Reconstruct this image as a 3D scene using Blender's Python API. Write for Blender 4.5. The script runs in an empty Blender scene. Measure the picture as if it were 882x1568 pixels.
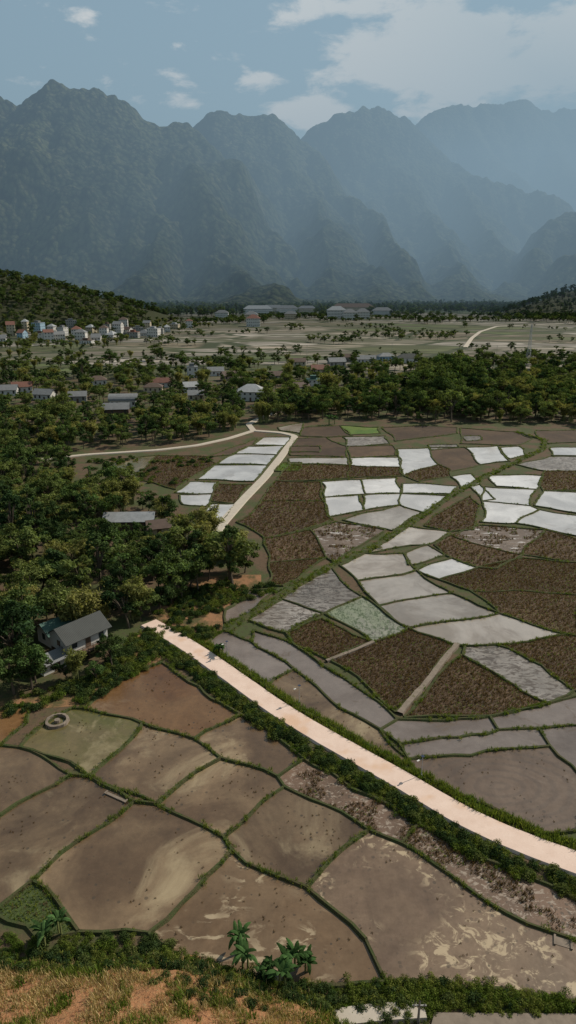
import bpy, math, random
import numpy as np
from mathutils import Vector, Matrix
random.seed(7); rng=np.random.default_rng(7)
scene=bpy.context.scene
COL=scene.collection
# ------------------------------------------------------------ camera / survey
PITCH=math.radians(18.47); HC=60.0; F=1045.0
cp,sp=math.cos(PITCH),math.sin(PITCH)
def ray(px,py):
    x=(px-441)/F; v=(784-py)/F
    return (x, cp+v*sp, -sp+v*cp)
def P(px,py,z=0.0):
    d=ray(px,py); t=(HC-z)/(-d[2]); return (d[0]*t,d[1]*t,z)
def PD(px,py,D):
    d=ray(px,py); s=D/d[1]; return (d[0]*s,D,HC+d[2]*s)
cam=bpy.data.cameras.new("camera"); camo=bpy.data.objects.new("camera",cam); COL.objects.link(camo)
cam.sensor_fit='VERTICAL'; cam.sensor_height=36; cam.lens=24; cam.clip_start=0.5; cam.clip_end=40000
camo.location=(0,0,HC); camo.rotation_euler=(math.pi/2-PITCH,0,0); scene.camera=camo
scene.view_settings.view_transform='Standard'; scene.view_settings.look='None'; scene.view_settings.exposure=0
# ------------------------------------------------------------ noise
TAB=rng.random((256,256))
def vnoise(x,y):
    xi=np.floor(x).astype(int); yi=np.floor(y).astype(int); fx=x-xi; fy=y-yi
    fx=fx*fx*fx*(fx*(fx*6-15)+10); fy=fy*fy*fy*(fy*(fy*6-15)+10)
    a=TAB[xi%256,yi%256]; b=TAB[(xi+1)%256,yi%256]; c=TAB[xi%256,(yi+1)%256]; d=TAB[(xi+1)%256,(yi+1)%256]
    return (a*(1-fx)+b*fx)*(1-fy)+(c*(1-fx)+d*fx)*fy
def fbm(x,y,o=4,ridged=False):
    s=0;a=0.5;n=0
    for i in range(o):
        v=vnoise(x+i*17.3,y+i*9.1)
        if ridged: v=1-abs(2*v-1)
        s=s+a*v;n+=a;a*=0.5;x=x*2.03;y=y*2.03
    return s/n
# ------------------------------------------------------------ node helpers
class NT:
    def __init__(s,name):
        s.m=bpy.data.materials.new(name); s.m.use_nodes=True; s.t=s.m.node_tree; s.t.nodes.clear()
        s.out=s.n('ShaderNodeOutputMaterial')
    def n(s,ty,**k):
        nd=s.t.nodes.new(ty)
        for a,b in k.items(): setattr(nd,a,b)
        return nd
    def l(s,a,b): s.t.links.new(a,b)
    def setin(s,sock,v):
        if hasattr(v,'is_linked'): s.l(v,sock)
        else:
            if isinstance(v,tuple) and len(v)==3 and sock.type=='RGBA': v=(*v,1)
            sock.default_value=v
    def math(s,op,a,b=0.0,clamp=False):
        nd=s.n('ShaderNodeMath',operation=op,use_clamp=clamp); s.setin(nd.inputs[0],a); s.setin(nd.inputs[1],b); return nd.outputs[0]
    def mad(s,a,b,c):
        nd=s.n('ShaderNodeMath',operation='MULTIPLY_ADD'); s.setin(nd.inputs[0],a); s.setin(nd.inputs[1],b); s.setin(nd.inputs[2],c); return nd.outputs[0]
    def mix(s,f,a,b,bt='MIX'):
        nd=s.n('ShaderNodeMix',data_type='RGBA',blend_type=bt); s.setin(nd.inputs[0],f); s.setin(nd.inputs[6],a); s.setin(nd.inputs[7],b); return nd.outputs[2]
    def pos(s,scale=(1,1,1),rot=0.0,loc=(0,0,0)):
        g=s.n('ShaderNodeNewGeometry'); mp=s.n('ShaderNodeMapping'); s.l(g.outputs['Position'],mp.inputs[0])
        mp.inputs['Scale'].default_value=scale; mp.inputs['Rotation'].default_value=(0,0,rot); mp.inputs['Location'].default_value=loc; return mp.outputs[0]
    def noise(s,vec,scale,detail=4,rough=0.55,dist=0.0):
        nd=s.n('ShaderNodeTexNoise'); s.l(vec,nd.inputs['Vector']); nd.inputs['Scale'].default_value=scale
        nd.inputs['Detail'].default_value=detail; nd.inputs['Roughness'].default_value=rough; nd.inputs['Distortion'].default_value=dist
        return nd.outputs[0]
    def vor(s,vec,scale,feature='F1'):
        nd=s.n('ShaderNodeTexVoronoi',feature=feature); s.l(vec,nd.inputs['Vector']); nd.inputs['Scale'].default_value=scale
        return nd
    def step(s,v,a,b):
        nd=s.n('ShaderNodeMapRange',interpolation_type='SMOOTHSTEP'); s.l(v,nd.inputs[0]); nd.inputs[1].default_value=a; nd.inputs[2].default_value=b; return nd.outputs[0]
    def bsdf(s,col,rough=0.8,spec=0.3,bump=None,bstr=0.5,bdist=0.2):
        b=s.n('ShaderNodeBsdfPrincipled'); s.setin(b.inputs['Base Color'],col); s.setin(b.inputs['Roughness'],rough); s.setin(b.inputs['Specular IOR Level'],spec)
        if bump is not None:
            bn=s.n('ShaderNodeBump'); bn.inputs['Strength'].default_value=bstr; bn.inputs['Distance'].default_value=bdist; s.l(bump,bn.inputs['Height']); s.l(bn.outputs[0],b.inputs['Normal'])
        s.l(b.outputs[0],s.out.inputs[0]); return b
MAT={}
def leafmat(name,c1,c2,tr=0.3):
    m=NT(name); at=m.n('ShaderNodeAttribute',attribute_name='tint'); oi=m.n('ShaderNodeObjectInfo')
    c=m.mix(oi.outputs['Random'],c1,c2)
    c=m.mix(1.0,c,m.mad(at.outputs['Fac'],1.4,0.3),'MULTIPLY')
    d=m.n('ShaderNodeBsdfDiffuse'); m.l(c,d.inputs['Color'])
    t=m.n('ShaderNodeBsdfTranslucent'); m.l(m.mix(1.0,c,(1.3,1.4,0.6),'MULTIPLY'),t.inputs[0])
    mx=m.n('ShaderNodeMixShader'); mx.inputs[0].default_value=tr; m.l(d.outputs[0],mx.inputs[1]); m.l(t.outputs[0],mx.inputs[2]); m.l(mx.outputs[0],m.out.inputs[0])
    MAT[name]=m.m; return m.m
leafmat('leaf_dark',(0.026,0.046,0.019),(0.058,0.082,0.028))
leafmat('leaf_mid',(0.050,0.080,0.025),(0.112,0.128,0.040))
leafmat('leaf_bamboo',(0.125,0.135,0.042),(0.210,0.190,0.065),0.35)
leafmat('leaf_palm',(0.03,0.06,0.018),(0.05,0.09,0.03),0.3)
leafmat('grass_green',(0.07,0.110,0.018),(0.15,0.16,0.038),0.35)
leafmat('grass_dry',(0.22,0.16,0.08),(0.36,0.27,0.13),0.3)
leafmat('stubble_brown',(0.066,0.040,0.024),(0.125,0.080,0.046),0.3)
def simple(name,c,rough=0.8,spec=0.3,var=0.25,scale=1.0,bump=0.0):
    m=NT(name); v=m.pos(); n=m.noise(v,scale,5,0.6)
    col=m.mix(1.0,c,m.mad(n,2*var,1-var),'MULTIPLY'); m.bsdf(col,rough,spec,n if bump else None,bump,0.1); MAT[name]=m.m; return m.m
simple('bark',(0.09,0.07,0.05),0.9,0.2,0.4,3)
simple('bamboo_culm',(0.16,0.17,0.06),0.6)
simple('dirt_track',(0.17,0.135,0.105),0.9,0.15,0.4,1.5,0.3)
m=NT('concrete_road'); v=m.pos(); n=m.noise(v,0.6,6,0.65); n2=m.noise(v,6,4,0.7); n3=m.noise(m.pos((0.15,0.15,1)),1,3)
c=m.mix(n,(0.46,0.32,0.25),(0.64,0.50,0.42)); c=m.mix(m.step(n2,0.55,0.75),c,(0.42,0.32,0.25)); c=m.mix(m.step(n3,0.53,0.64),c,(0.50,0.33,0.23)); m.bsdf(c,0.85,0.2,n2,0.3,0.03); MAT['concrete_road']=m.m
m=NT('concrete_path'); v=m.pos(); n=m.noise(v,0.8,6,0.65)
m.bsdf(m.mix(n,(0.28,0.235,0.185),(0.45,0.39,0.32)),0.9,0.2); MAT['concrete_path']=m.m
m=NT('bund_soil'); v=m.pos(); n=m.noise(v,0.9,5,0.7); n2=m.noise(v,5,4,0.7)
c=m.mix(m.step(n,0.35,0.62),(0.07,0.045,0.027),(0.035,0.052,0.015)); c=m.mix(n2,c,(0.05,0.058,0.02)); m.bsdf(c,0.9,0.15,n2,0.8,0.15); MAT['bund_soil']=m.m
def paddy(name,base,alt,patch,pth=(0.58,0.66),psc=0.25,rough=0.25,spec=0.5,speck=(0.04,0.03,0.02),speckth=0.16,spsc=1.4,stretch=(1,1,1),rot=0.0,rowf=0,bumps=0.2,dist=1.0,grain=0.7,psm=None,blotch=0.9,rings=None):
    m=NT(name); v=m.pos(); vs=m.pos(stretch,rot)
    oi=m.n('ShaderNodeObjectInfo')
    n=m.noise(v,0.07,5,0.62,0.6); nf=m.noise(v,0.9,7,0.72); nm=m.noise(m.pos((1,0.6,1),0.5),0.22,6,0.68,0.8)
    c=m.mix(m.step(n,0.38,0.62),base,alt)
    c=m.mix(1.0,c,m.mad(nf,grain,1-grain/2),'MULTIPLY'); c=m.mix(1.0,c,m.mad(nm,blotch,1-blotch/2),'MULTIPLY')
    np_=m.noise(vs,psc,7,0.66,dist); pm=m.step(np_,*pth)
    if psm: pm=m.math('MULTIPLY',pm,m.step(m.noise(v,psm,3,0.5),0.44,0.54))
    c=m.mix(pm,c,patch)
    vr=m.vor(v,spsc); sc_=m.n('ShaderNodeSeparateXYZ'); m.l(vr.outputs['Color'],sc_.inputs[0])
    th=m.math('MULTIPLY',sc_.outputs[0],speckth*2.2); sm=m.math('LESS_THAN',vr.outputs['Distance'],th)
    msk=m.step(m.noise(v,0.12,4,0.6),0.44,0.60)
    c=m.mix(m.math('MULTIPLY',m.math('MULTIPLY',sm,msk),0.7),c,speck)
    if rowf:
        w=m.n('ShaderNodeTexWave',wave_type='BANDS'); m.l(m.pos((1,1,1),rot),w.inputs['Vector']); w.inputs['Scale'].default_value=rowf; w.inputs['Distortion'].default_value=3; w.inputs['Detail'].default_value=3; w.inputs['Detail Scale'].default_value=1.2
        c=m.mix(m.math('MULTIPLY',w.outputs[1],0.35),c,speck)
    if rings:
        w=m.n('ShaderNodeTexWave',wave_type='RINGS',rings_direction='Z'); m.l(m.pos((0.8,1.25,1),0,(-rings[0]*.8,-rings[1]*1.25,0)),w.inputs['Vector']); w.inputs['Scale'].default_value=0.2; w.inputs['Distortion'].default_value=4.5; w.inputs['Detail'].default_value=5; w.inputs['Detail Scale'].default_value=0.8; w.inputs['Detail Roughness'].default_value=.7
        c=m.mix(m.math('MULTIPLY',m.step(w.outputs[1],0.45,0.95),0.25),c,(0.06,0.045,0.035))
    c=m.mix(1.0,c,m.mad(oi.outputs['Random'],0.4,0.8),'MULTIPLY')
    m.bsdf(c,m.mad(nf,0.35,rough-0.12),spec,nf,bumps,0.05); MAT[name]=m.m
paddy('mud',(0.072,0.044,0.024),(0.135,0.089,0.050),(0.245,0.185,0.11),(0.52,0.70),0.07,0.20,0.42,spsc=1.1,speckth=0.11,bumps=0.12)
paddy('mudorange',(0.108,0.050,0.018),(0.150,0.080,0.034),(0.23,0.15,0.085),(0.53,0.68),0.08,0.20,0.42,speckth=0.11,bumps=0.12)
paddy('mudgreen',(0.115,0.085,0.038),(0.072,0.066,0.016),(0.19,0.150,0.08),(0.5,0.65),0.09,0.2,0.42,speckth=0.1,bumps=0.12)
paddy('mudreflect',(0.092,0.055,0.028),(0.125,0.080,0.044),(0.27,0.205,0.13),(0.52,0.60),0.42,0.26,0.40,stretch=(0.6,1.3,1),rot=0.5,dist=0.8,psm=0.08,speckth=0.1,bumps=0.15)  # pale patches are sky reflections painted into the mud colour
paddy('mudspark',(0.090,0.058,0.037),(0.118,0.079,0.050),(0.27,0.205,0.13),(0.51,0.60),0.7,0.32,0.36,speckth=0.2,stretch=(0.8,1,1),rot=0.6,dist=1.0,psm=0.07,spsc=1.8)  # pale flecks imitate sky reflecting in wet mud, done in colour
paddy('rough',(0.13,0.078,0.050),(0.10,0.062,0.040),(0.25,0.195,0.15),(0.52,0.60),1.3,0.6,0.3,stretch=(1,1.5,1),rot=0.4,speckth=0.25,spsc=2.5,bumps=0.6)  # whitish reflections painted in as the pale patch colour
RX,RY,_=P(765,1205)
paddy('mudmauve',(0.096,0.062,0.040),(0.128,0.087,0.060),(0.19,0.145,0.11),(0.58,0.72),0.10,0.3,0.4,grain=0.4,rings=(RX,RY))
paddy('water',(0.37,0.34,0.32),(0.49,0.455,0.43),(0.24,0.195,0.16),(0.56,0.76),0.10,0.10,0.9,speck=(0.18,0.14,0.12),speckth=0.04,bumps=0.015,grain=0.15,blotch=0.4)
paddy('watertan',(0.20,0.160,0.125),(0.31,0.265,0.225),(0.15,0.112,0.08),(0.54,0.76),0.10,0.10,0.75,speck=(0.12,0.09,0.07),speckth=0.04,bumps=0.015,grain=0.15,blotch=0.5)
paddy('lav',(0.100,0.076,0.062),(0.148,0.119,0.102),(0.095,0.066,0.045),(0.60,0.70),0.15,0.2,0.42,speckth=0.05,bumps=0.03,grain=0.3,blotch=0.5)
paddy('crop',(0.062,0.038,0.024),(0.092,0.057,0.034),(0.050,0.054,0.022),(0.58,0.7),0.3,0.8,0.2,speckth=0.3,spsc=2.2,rot=0.8,rowf=0.55,bumps=0.8)
paddy('streak',(0.16,0.135,0.112),(0.22,0.19,0.165),(0.075,0.055,0.040),(0.46,0.58),0.9,0.35,0.45,stretch=(0.55,1.3,1),rot=0.9,speckth=0.3,spsc=2.4,bumps=0.4,dist=0.9)
paddy('streakgreen',(0.19,0.18,0.14),(0.15,0.165,0.10),(0.06,0.075,0.03),(0.48,0.58),1.1,0.4,0.5,stretch=(1.4,0.7,1),rot=0.5,speckth=0.3,spsc=2.4,bumps=0.4)
paddy('green',(0.06,0.105,0.02),(0.09,0.12,0.025),(0.05,0.08,0.02),(0.5,0.7),0.6,0.8,0.2,bumps=0.6)
paddy('darkplot',(0.03,0.045,0.015),(0.05,0.065,0.02),(0.02,0.03,0.012),(0.5,0.7),0.6,0.8,0.2,bumps=0.6)
paddy('cropwet',(0.072,0.048,0.034),(0.10,0.07,0.05),(0.36,0.33,0.31),(0.57,0.62),0.6,0.6,0.4,stretch=(0.35,1.5,1),rot=-0.5,speckth=0.25,spsc=2.2,bumps=0.6,dist=0.6)
# ground
m=NT('ground'); v=m.pos(); g=m.n('ShaderNodeSeparateXYZ'); m.l(v,g.inputs[0])
near=m.mix(m.step(m.noise(v,0.12,6,0.65),0.40,0.60),(0.09,0.058,0.036),(0.05,0.060,0.022)); near=m.mix(m.step(m.noise(v,1.5,4,0.7),0.5,0.7),near,(0.05,0.04,0.025))
vv=m.pos((1/130,1/60,1),0.2); vr=m.vor(vv,1.0); ve=m.vor(vv,1.0,'DISTANCE_TO_EDGE')
rp=m.n('ShaderNodeValToRGB'); sx=m.n('ShaderNodeSeparateXYZ'); m.l(vr.outputs['Color'],sx.inputs[0]); m.l(sx.outputs[0],rp.inputs[0])
cr=rp.color_ramp; cr.interpolation='CONSTANT'; cr.elements[0].color=(0.17,0.145,0.115,1); cr.elements[1].position=0.3; cr.elements[1].color=(0.23,0.20,0.17,1)
for p_,c_ in ((0.5,(0.13,0.105,0.075,1)),(0.68,(0.085,0.092,0.042,1)),(0.78,(0.20,0.165,0.13,1)),(0.9,(0.07,0.085,0.035,1))):
    e=cr.elements.new(p_); e.color=c_
v2=m.pos((1/55,1/17,1),0.12); vr2=m.vor(v2,1.0); ve2=m.vor(v2,1.0,'DISTANCE_TO_EDGE'); sx2=m.n('ShaderNodeSeparateXYZ'); m.l(vr2.outputs['Color'],sx2.inputs[0])
far=m.mix(1.0,rp.outputs[0],m.mad(sx2.outputs[0],0.8,0.6),'MULTIPLY')
far=m.mix(m.math('MULTIPLY',m.step(ve2.outputs['Distance'],0.11,0.04),0.75),far,(0.05,0.048,0.024)); far=m.mix(m.step(ve.outputs['Distance'],0.06,0.025),far,(0.035,0.042,0.02))
far=m.mix(m.math('MULTIPLY',m.step(m.noise(m.pos((0.006,0.02,1)),1,5,0.65),0.48,0.60),0.7),far,(0.058,0.062,0.030))
fo=m.mix(m.step(m.noise(v,0.06,4),0.35,0.6),(0.03,0.045,0.017),(0.06,0.075,0.025))
c=m.mix(m.step(g.outputs[1],420,520),near,far); c=m.mix(m.step(g.outputs[1],1450,1700),c,fo)
m.bsdf(c,0.9,0.15,m.noise(v,0.8,5,0.7),0.6,0.2); MAT['ground']=m.m
simple('forest_floor',(0.04,0.042,0.02),0.95,0.1,0.4,0.5)
m=NT('soil_slope'); v=m.pos(); n=m.noise(v,0.5,6,0.7); n2=m.noise(v,3,5,0.7)
c=m.mix(n,(0.26,0.11,0.045),(0.42,0.215,0.11)); c=m.mix(m.step(n2,0.5,0.7),c,(0.30,0.20,0.10)); c=m.mix(m.step(m.noise(v,1.2,5,0.7),0.55,0.65),c,(0.12,0.055,0.028)); m.bsdf(c,0.95,0.1,n2,1.0,0.4); MAT['soil_slope']=m.m
m=NT('bank_soil'); v=m.pos(); n=m.noise(v,0.25,6,0.7); c=m.mix(m.step(n,0.4,0.6),(0.22,0.115,0.06),(0.07,0.06,0.026)); m.bsdf(c,0.95,0.1,n,1.0,0.4); MAT['bank_soil']=m.m
# mountain forest
m=NT('mountain_forest'); v=m.pos(); vs=m.pos((1,1,0.6))
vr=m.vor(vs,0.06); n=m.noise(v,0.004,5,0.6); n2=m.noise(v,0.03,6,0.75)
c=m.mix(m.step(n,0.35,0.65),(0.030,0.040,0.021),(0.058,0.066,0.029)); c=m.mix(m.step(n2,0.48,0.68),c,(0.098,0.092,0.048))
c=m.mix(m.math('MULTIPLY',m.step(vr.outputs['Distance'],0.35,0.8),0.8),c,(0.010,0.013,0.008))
gs=m.n('ShaderNodeNewGeometry'); gx=m.n('ShaderNodeSeparateXYZ'); m.l(gs.outputs['True Normal'],gx.inputs[0])
cl=m.math('MULTIPLY',m.step(gx.outputs[2],0.46,0.30),m.step(m.noise(v,0.02,4,0.7),0.5,0.62))
c=m.mix(m.math('MULTIPLY',cl,0.4),c,(0.16,0.145,0.12))
h=m.math('ADD',m.math('MULTIPLY',vr.outputs['Distance'],-1.0),n2)
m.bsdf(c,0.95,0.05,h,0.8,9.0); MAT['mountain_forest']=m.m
# ------------------------------------------------------------ mesh helpers
def newobj(name,verts,faces,mats,midx=None,parent=None,link=True,smooth=False):
    me=bpy.data.meshes.new(name); me.from_pydata([tuple(v) for v in verts],[],[tuple(f) for f in faces])
    for mm in mats: me.materials.append(MAT[mm] if isinstance(mm,str) else mm)
    if midx is not None: me.polygons.foreach_set('material_index',np.array(midx,dtype=np.int32))
    if smooth: me.polygons.foreach_set('use_smooth',np.ones(len(me.polygons),dtype=bool))
    me.update(); o=bpy.data.objects.new(name,me)
    if link: COL.objects.link(o)
    if parent: o.parent=parent
    return o
def resample(pl,step):
    out=[]
    for a,b in zip(pl[:-1],pl[1:]):
        a=np.array(a[:2],float);b=np.array(b[:2],float);L=np.linalg.norm(b-a);n=max(1,int(L/step))
        for i in range(n): out.append(a+(b-a)*i/n)
    out.append(np.array(pl[-1][:2],float)); return np.array(out)
def smooth_pl(p,it=3):
    p=p.copy()
    for _ in range(it): p[1:-1]=0.25*p[:-2]+0.5*p[1:-1]+0.25*p[2:]
    return p
def tang(p):
    t=np.gradient(p,axis=0); t/=np.linalg.norm(t,axis=1)[:,None]+1e-9; return t
def ribbon(name,pl,w,prof,mats,zb=0.0,jit=0.0,step=1.5,sm=6,link=True):
    p=smooth_pl(resample(pl,step),sm); t=tang(p); nrm=np.stack([-t[:,1],t[:,0]],1)
    V=[];Fc=[];k=len(prof)
    for i in range(len(p)):
        j=1+jit*(random.random()-0.5)
        for (u,z) in prof:
            q=p[i]+nrm[i]*u*w*(1+jit*(random.random()-0.5)); V.append((q[0],q[1],zb+z*j))
    for i in range(len(p)-1):
        for a in range(k-1): Fc.append((i*k+a,(i+1)*k+a,(i+1)*k+a+1,i*k+a+1))
    newobj(name,V,Fc,mats,smooth=False); return p
def inpoly(px,py,poly):
    poly=np.array([q[:2] for q in poly]); r=np.zeros(px.shape,bool); n=len(poly); j=n-1
    for i in range(n):
        xi,yi=poly[i];xj,yj=poly[j]
        c=((yi>py)!=(yj>py))&(px<(xj-xi)*(py-yi)/((yj-yi)+1e-12)+xi); r^=c; j=i
    return r
def dist_pl(x,y,pl):
    d=np.full(x.shape,1e9)
    for a,b in zip(pl[:-1],pl[1:]):
        ax,ay=a[0],a[1];bx,by=b[0]-ax,b[1]-ay;L=bx*bx+by*by+1e-9
        t=np.clip(((x-ax)*bx+(y-ay)*by)/L,0,1); d=np.minimum(d,np.hypot(x-ax-t*bx,y-ay-t*by))
    return d
# ------------------------------------------------------------ terrain
def ridges_eval(X,Y,rid):
    best=np.full(X.shape,-500.0)
    for pts,sl,rr_ in rid:
        for a,b in zip(pts[:-1],pts[1:]):
            ax,ay,ah=a;bx,by=b[0]-ax,b[1]-ay;L=bx*bx+by*by+1e-9
            t=np.clip(((X-ax)*bx+(Y-ay)*by)/L,0,1); d=np.hypot(X-ax-t*bx,Y-ay-t*by)
            d=np.sqrt(d*d+rr_*rr_)-rr_
            h=ah+(b[2]-ah)*t-sl*d
            # smooth union so spurs melt into the slope behind
            k=max(rr_*0.35,1.0); hh=np.clip(0.5+0.5*(h-best)/k,0,1); best=best+(h-best)*hh+k*hh*(1-hh)*0.5
    return best
def R(pts,D,sl,rr_=None):
    out=[]
    for q in pts:
        out.append(PD(q[0],q[1],q[2] if len(q)>2 else D))
    return (out,sl,(8 if D else 85) if rr_ is None else rr_)
rid=[
 R([(-200,190),(-120,170),(-30,140),(0,148),(28,160),(45,146),(62,130),(78,124),(92,124),(104,130),(120,121),(134,126),(146,133),(160,148),(175,146),(190,153),(212,168),(235,177),(250,185),(268,180),(290,193)],3000,0.95),
 R([(290,193,3000),(345,245,2850),(400,298,2700),(440,350,2550),(460,400,2400),(475,448,2250)],0,1.15,30),
 R([(268,185,3000),(300,262,2750),(325,322,2450),(345,385,2200),(365,450,2000)],0,1.0),
 R([(190,160,3000),(215,250,2780),(230,330,2480),(215,410,2200)],0,1.05),
 R([(120,130,3000),(130,220,2800),(120,320,2500),(90,410,2200)],0,1.05),
 R([(62,138,3000),(35,250,2750),(20,340,2480),(0,420,2250)],0,1.05),
 R([(260,260),(280,215),(300,186),(320,170),(350,165),(375,168),(395,173),(410,179),(420,173),(432,185),(450,200),(465,211)],3550,1.0),
 R([(465,211,3550),(500,245,3300),(535,292,3100),(560,345,2900),(590,395,2600),(625,440,2250)],0,1.1,30),
 R([(420,180,3550),(450,262,3200),(490,335,2800),(530,395,2450),(550,448,2150)],0,1.05),
 R([(350,173,3550),(390,250,3200),(430,320,2950)],0,1.1),
 R([(450,228),(470,205),(490,188),(505,178),(520,170),(540,166),(555,159),(568,165),(580,161),(600,167),(612,174),(622,174),(635,190),(650,208),(690,245,4200),(740,272,4000),(790,290,3900),(860,300,3800)],4300,1.0),
 R([(555,167,4300),(600,250,3900),(640,320,3450),(690,385,2900),(720,440,2400)],0,1.05),
 R([(650,213,4300),(700,290,3900),(745,350,3450),(790,410,2900)],0,1.05),
 R([(500,186,4300),(545,270,3900),(590,340,3400)],0,1.1),
 R([(600,235),(640,190),(655,174),(672,161),(690,160),(708,155),(725,161),(742,156),(770,156),(797,148),(815,158),(835,169),(850,169),(865,163),(882,162),(950,145),(1060,175),(1200,160)],6200,0.9),
 R([(708,162,6200),(740,230,5600),(790,270,5000)],0,1.1),
 R([(835,174,6200),(850,240,5500),(900,280,5000)],0,1.1),
 R([(1150,230),(990,255,3500),(930,290,3300),(882,320,3100),(850,350,2950),(820,385,2800),(800,412,2650),(775,450,2450)],3500,1.0,30),
 R([(930,296,3300),(900,370,2800),(870,430,2400)],0,1.1),
]
na,nd_=760,480
tt=np.linspace(-0.75,0.75,na); dd=1800*np.exp(np.linspace(0,math.log(8800/1800),nd_))
T,D=np.meshgrid(tt,dd); X=T*D; Y=D
wx=(fbm(X/330,Y/330,4)-0.5)*230; wy=(fbm(X/330+50,Y/330+31,4)-0.5)*230
base0=ridges_eval(X,Y,rid); base1=ridges_eval(X+wx,Y+wy,rid)
top=np.clip((base0-430)/230,0,1)
Z=base1*(1-0.75*top)+base0*0.75*top
Z+= (fbm(X/260+5,Y/560,3,True)-0.55)*105*(1-0.72*top) + (fbm(X/80,Y/120,4)-0.5)*46 + (fbm(X/28,Y/28,3)-0.5)*22
Z=np.where(Z<95,95*np.exp(np.clip((Z-95)/95,-8,0)),Z)-14
V=np.stack([X.ravel(),Y.ravel(),Z.ravel()],1)
ii=np.arange(nd_-1)[:,None]*na+np.arange(na-1)[None,:]
Fc=np.stack([ii,ii+1,ii+na+1,ii+na],-1).reshape(-1,4)
me=bpy.data.meshes.new('mountains'); me.vertices.add(len(V)); me.vertices.foreach_set('co',V.ravel()); me.loops.add(Fc.size); me.loops.foreach_set('vertex_index',Fc.ravel().astype(np.int32))
me.polygons.add(len(Fc)); me.polygons.foreach_set('loop_start',np.arange(0,Fc.size,4,dtype=np.int32)); me.polygons.foreach_set('loop_total',np.full(len(Fc),4,dtype=np.int32))
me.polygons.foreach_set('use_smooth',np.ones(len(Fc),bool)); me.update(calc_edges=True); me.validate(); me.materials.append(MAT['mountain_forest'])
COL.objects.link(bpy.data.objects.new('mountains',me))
hills=[R([(-500,395,1350),(-200,400,1300),(0,424,1200),(60,438,1180),(150,462,1200),(210,480,1220)],0,0.32,40),
       R([(1150,410,1900),(980,428,1700),(882,448,1550),(830,464,1400)],0,0.4,30)]
def hill_z(x,y):
    return np.maximum(0,ridges_eval(x,y,hills)+ (fbm(x/60,y/60,3)-0.5)*10)
for nm,(x0,x1,y0,y1) in {'forest_hill_west':(-1200,-200,900,1700),'forest_hill_east':(350,1500,1100,2200)}.items():
    gx,gy=np.meshgrid(np.linspace(x0,x1,90),np.linspace(y0,y1,80)); gz=hill_z(gx,gy)-0.4
    V=np.stack([gx.ravel(),gy.ravel(),gz.ravel()],1); ii=(np.arange(79)[:,None]*90+np.arange(89)[None,:]); Fc=np.stack([ii,ii+1,ii+91,ii+90],-1).reshape(-1,4)
    newobj('forest_hill',V,Fc,['forest_floor'],smooth=True)
newobj('ground',[(-16000,-600,0),(16000,-600,0),(16000,16000,0),(-16000,16000,0)],[(0,1,2,3)],['ground'])
def slope_z(x,y):
    e=47.5-np.maximum(0,x+9)*0.42+ (fbm(x/9,y/9+3,3)-0.5)*3
    return 0.62*(e-y)
gx,gy=np.meshgrid(np.linspace(-70,40,260),np.linspace(-30,52,210)); gz=slope_z(gx,gy)+(fbm(gx/2.2,gy/2.2,4)-0.5)*1.0
gz=np.clip(gz,-0.6,34)
V=np.stack([gx.ravel(),gy.ravel(),gz.ravel()],1); ii=(np.arange(209)[:,None]*260+np.arange(259)[None,:]); Fc=np.stack([ii,ii+1,ii+261,ii+260],-1).reshape(-1,4)
newobj('hillside',V,Fc,['soil_slope'],smooth=True)
# ------------------------------------------------------------ roads
def Q(l,z=0.0): return [P(a,b,z) for a,b in l]
main=Q([(228,955),(262,974),(300,998),(360,1040),(420,1084),(485,1124),(560,1166),(625,1202),(710,1254),(790,1290),(882,1324),(980,1355),(1150,1400)])
prof=[(-0.62,-0.3),(-0.5,0.32),(0.5,0.32),(0.62,-0.3)]
ribbon('concrete_road',main,3.3,prof,['concrete_road'],jit=0.03)
path2=Q([(325,822),(342,800),(372,766),(405,732),(430,700),(447,676),(452,668),(430,663),(388,660)])
ribbon('concrete_path',path2,2.6,prof,['concrete_path'],sm=2)
path3=Q([(388,660),(350,672),(300,683),(240,690),(130,697),(60,705)])
ribbon('concrete_path',path3,2.0,prof,['concrete_path'],zb=0.01,sm=3)
ribbon('concrete_path',Q([(388,660),(380,650),(400,640),(430,630)]),2.6,prof,['concrete_path'],zb=-0.01,sm=2)
ribbon('valley_road',Q([(712,532),(722,518),(735,508),(760,500),(900,494)]),4,prof,['concrete_path'],sm=3,step=5)
ribbon('lane',Q([(430,1580),(480,1566),(540,1556),(600,1549),(650,1549)],0.0),1.5,prof,['concrete_path'],zb=0.05)
newobj('concrete_yard',Q([(665,1550),(900,1552),(960,1580),(655,1590)],0.22)+Q([(665,1550),(900,1552),(960,1580),(655,1590)],-0.1),[(0,1,2,3),(0,4,5,1),(1,5,6,2),(2,6,7,3),(3,7,4,0)],['dirt_track'])
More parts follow.
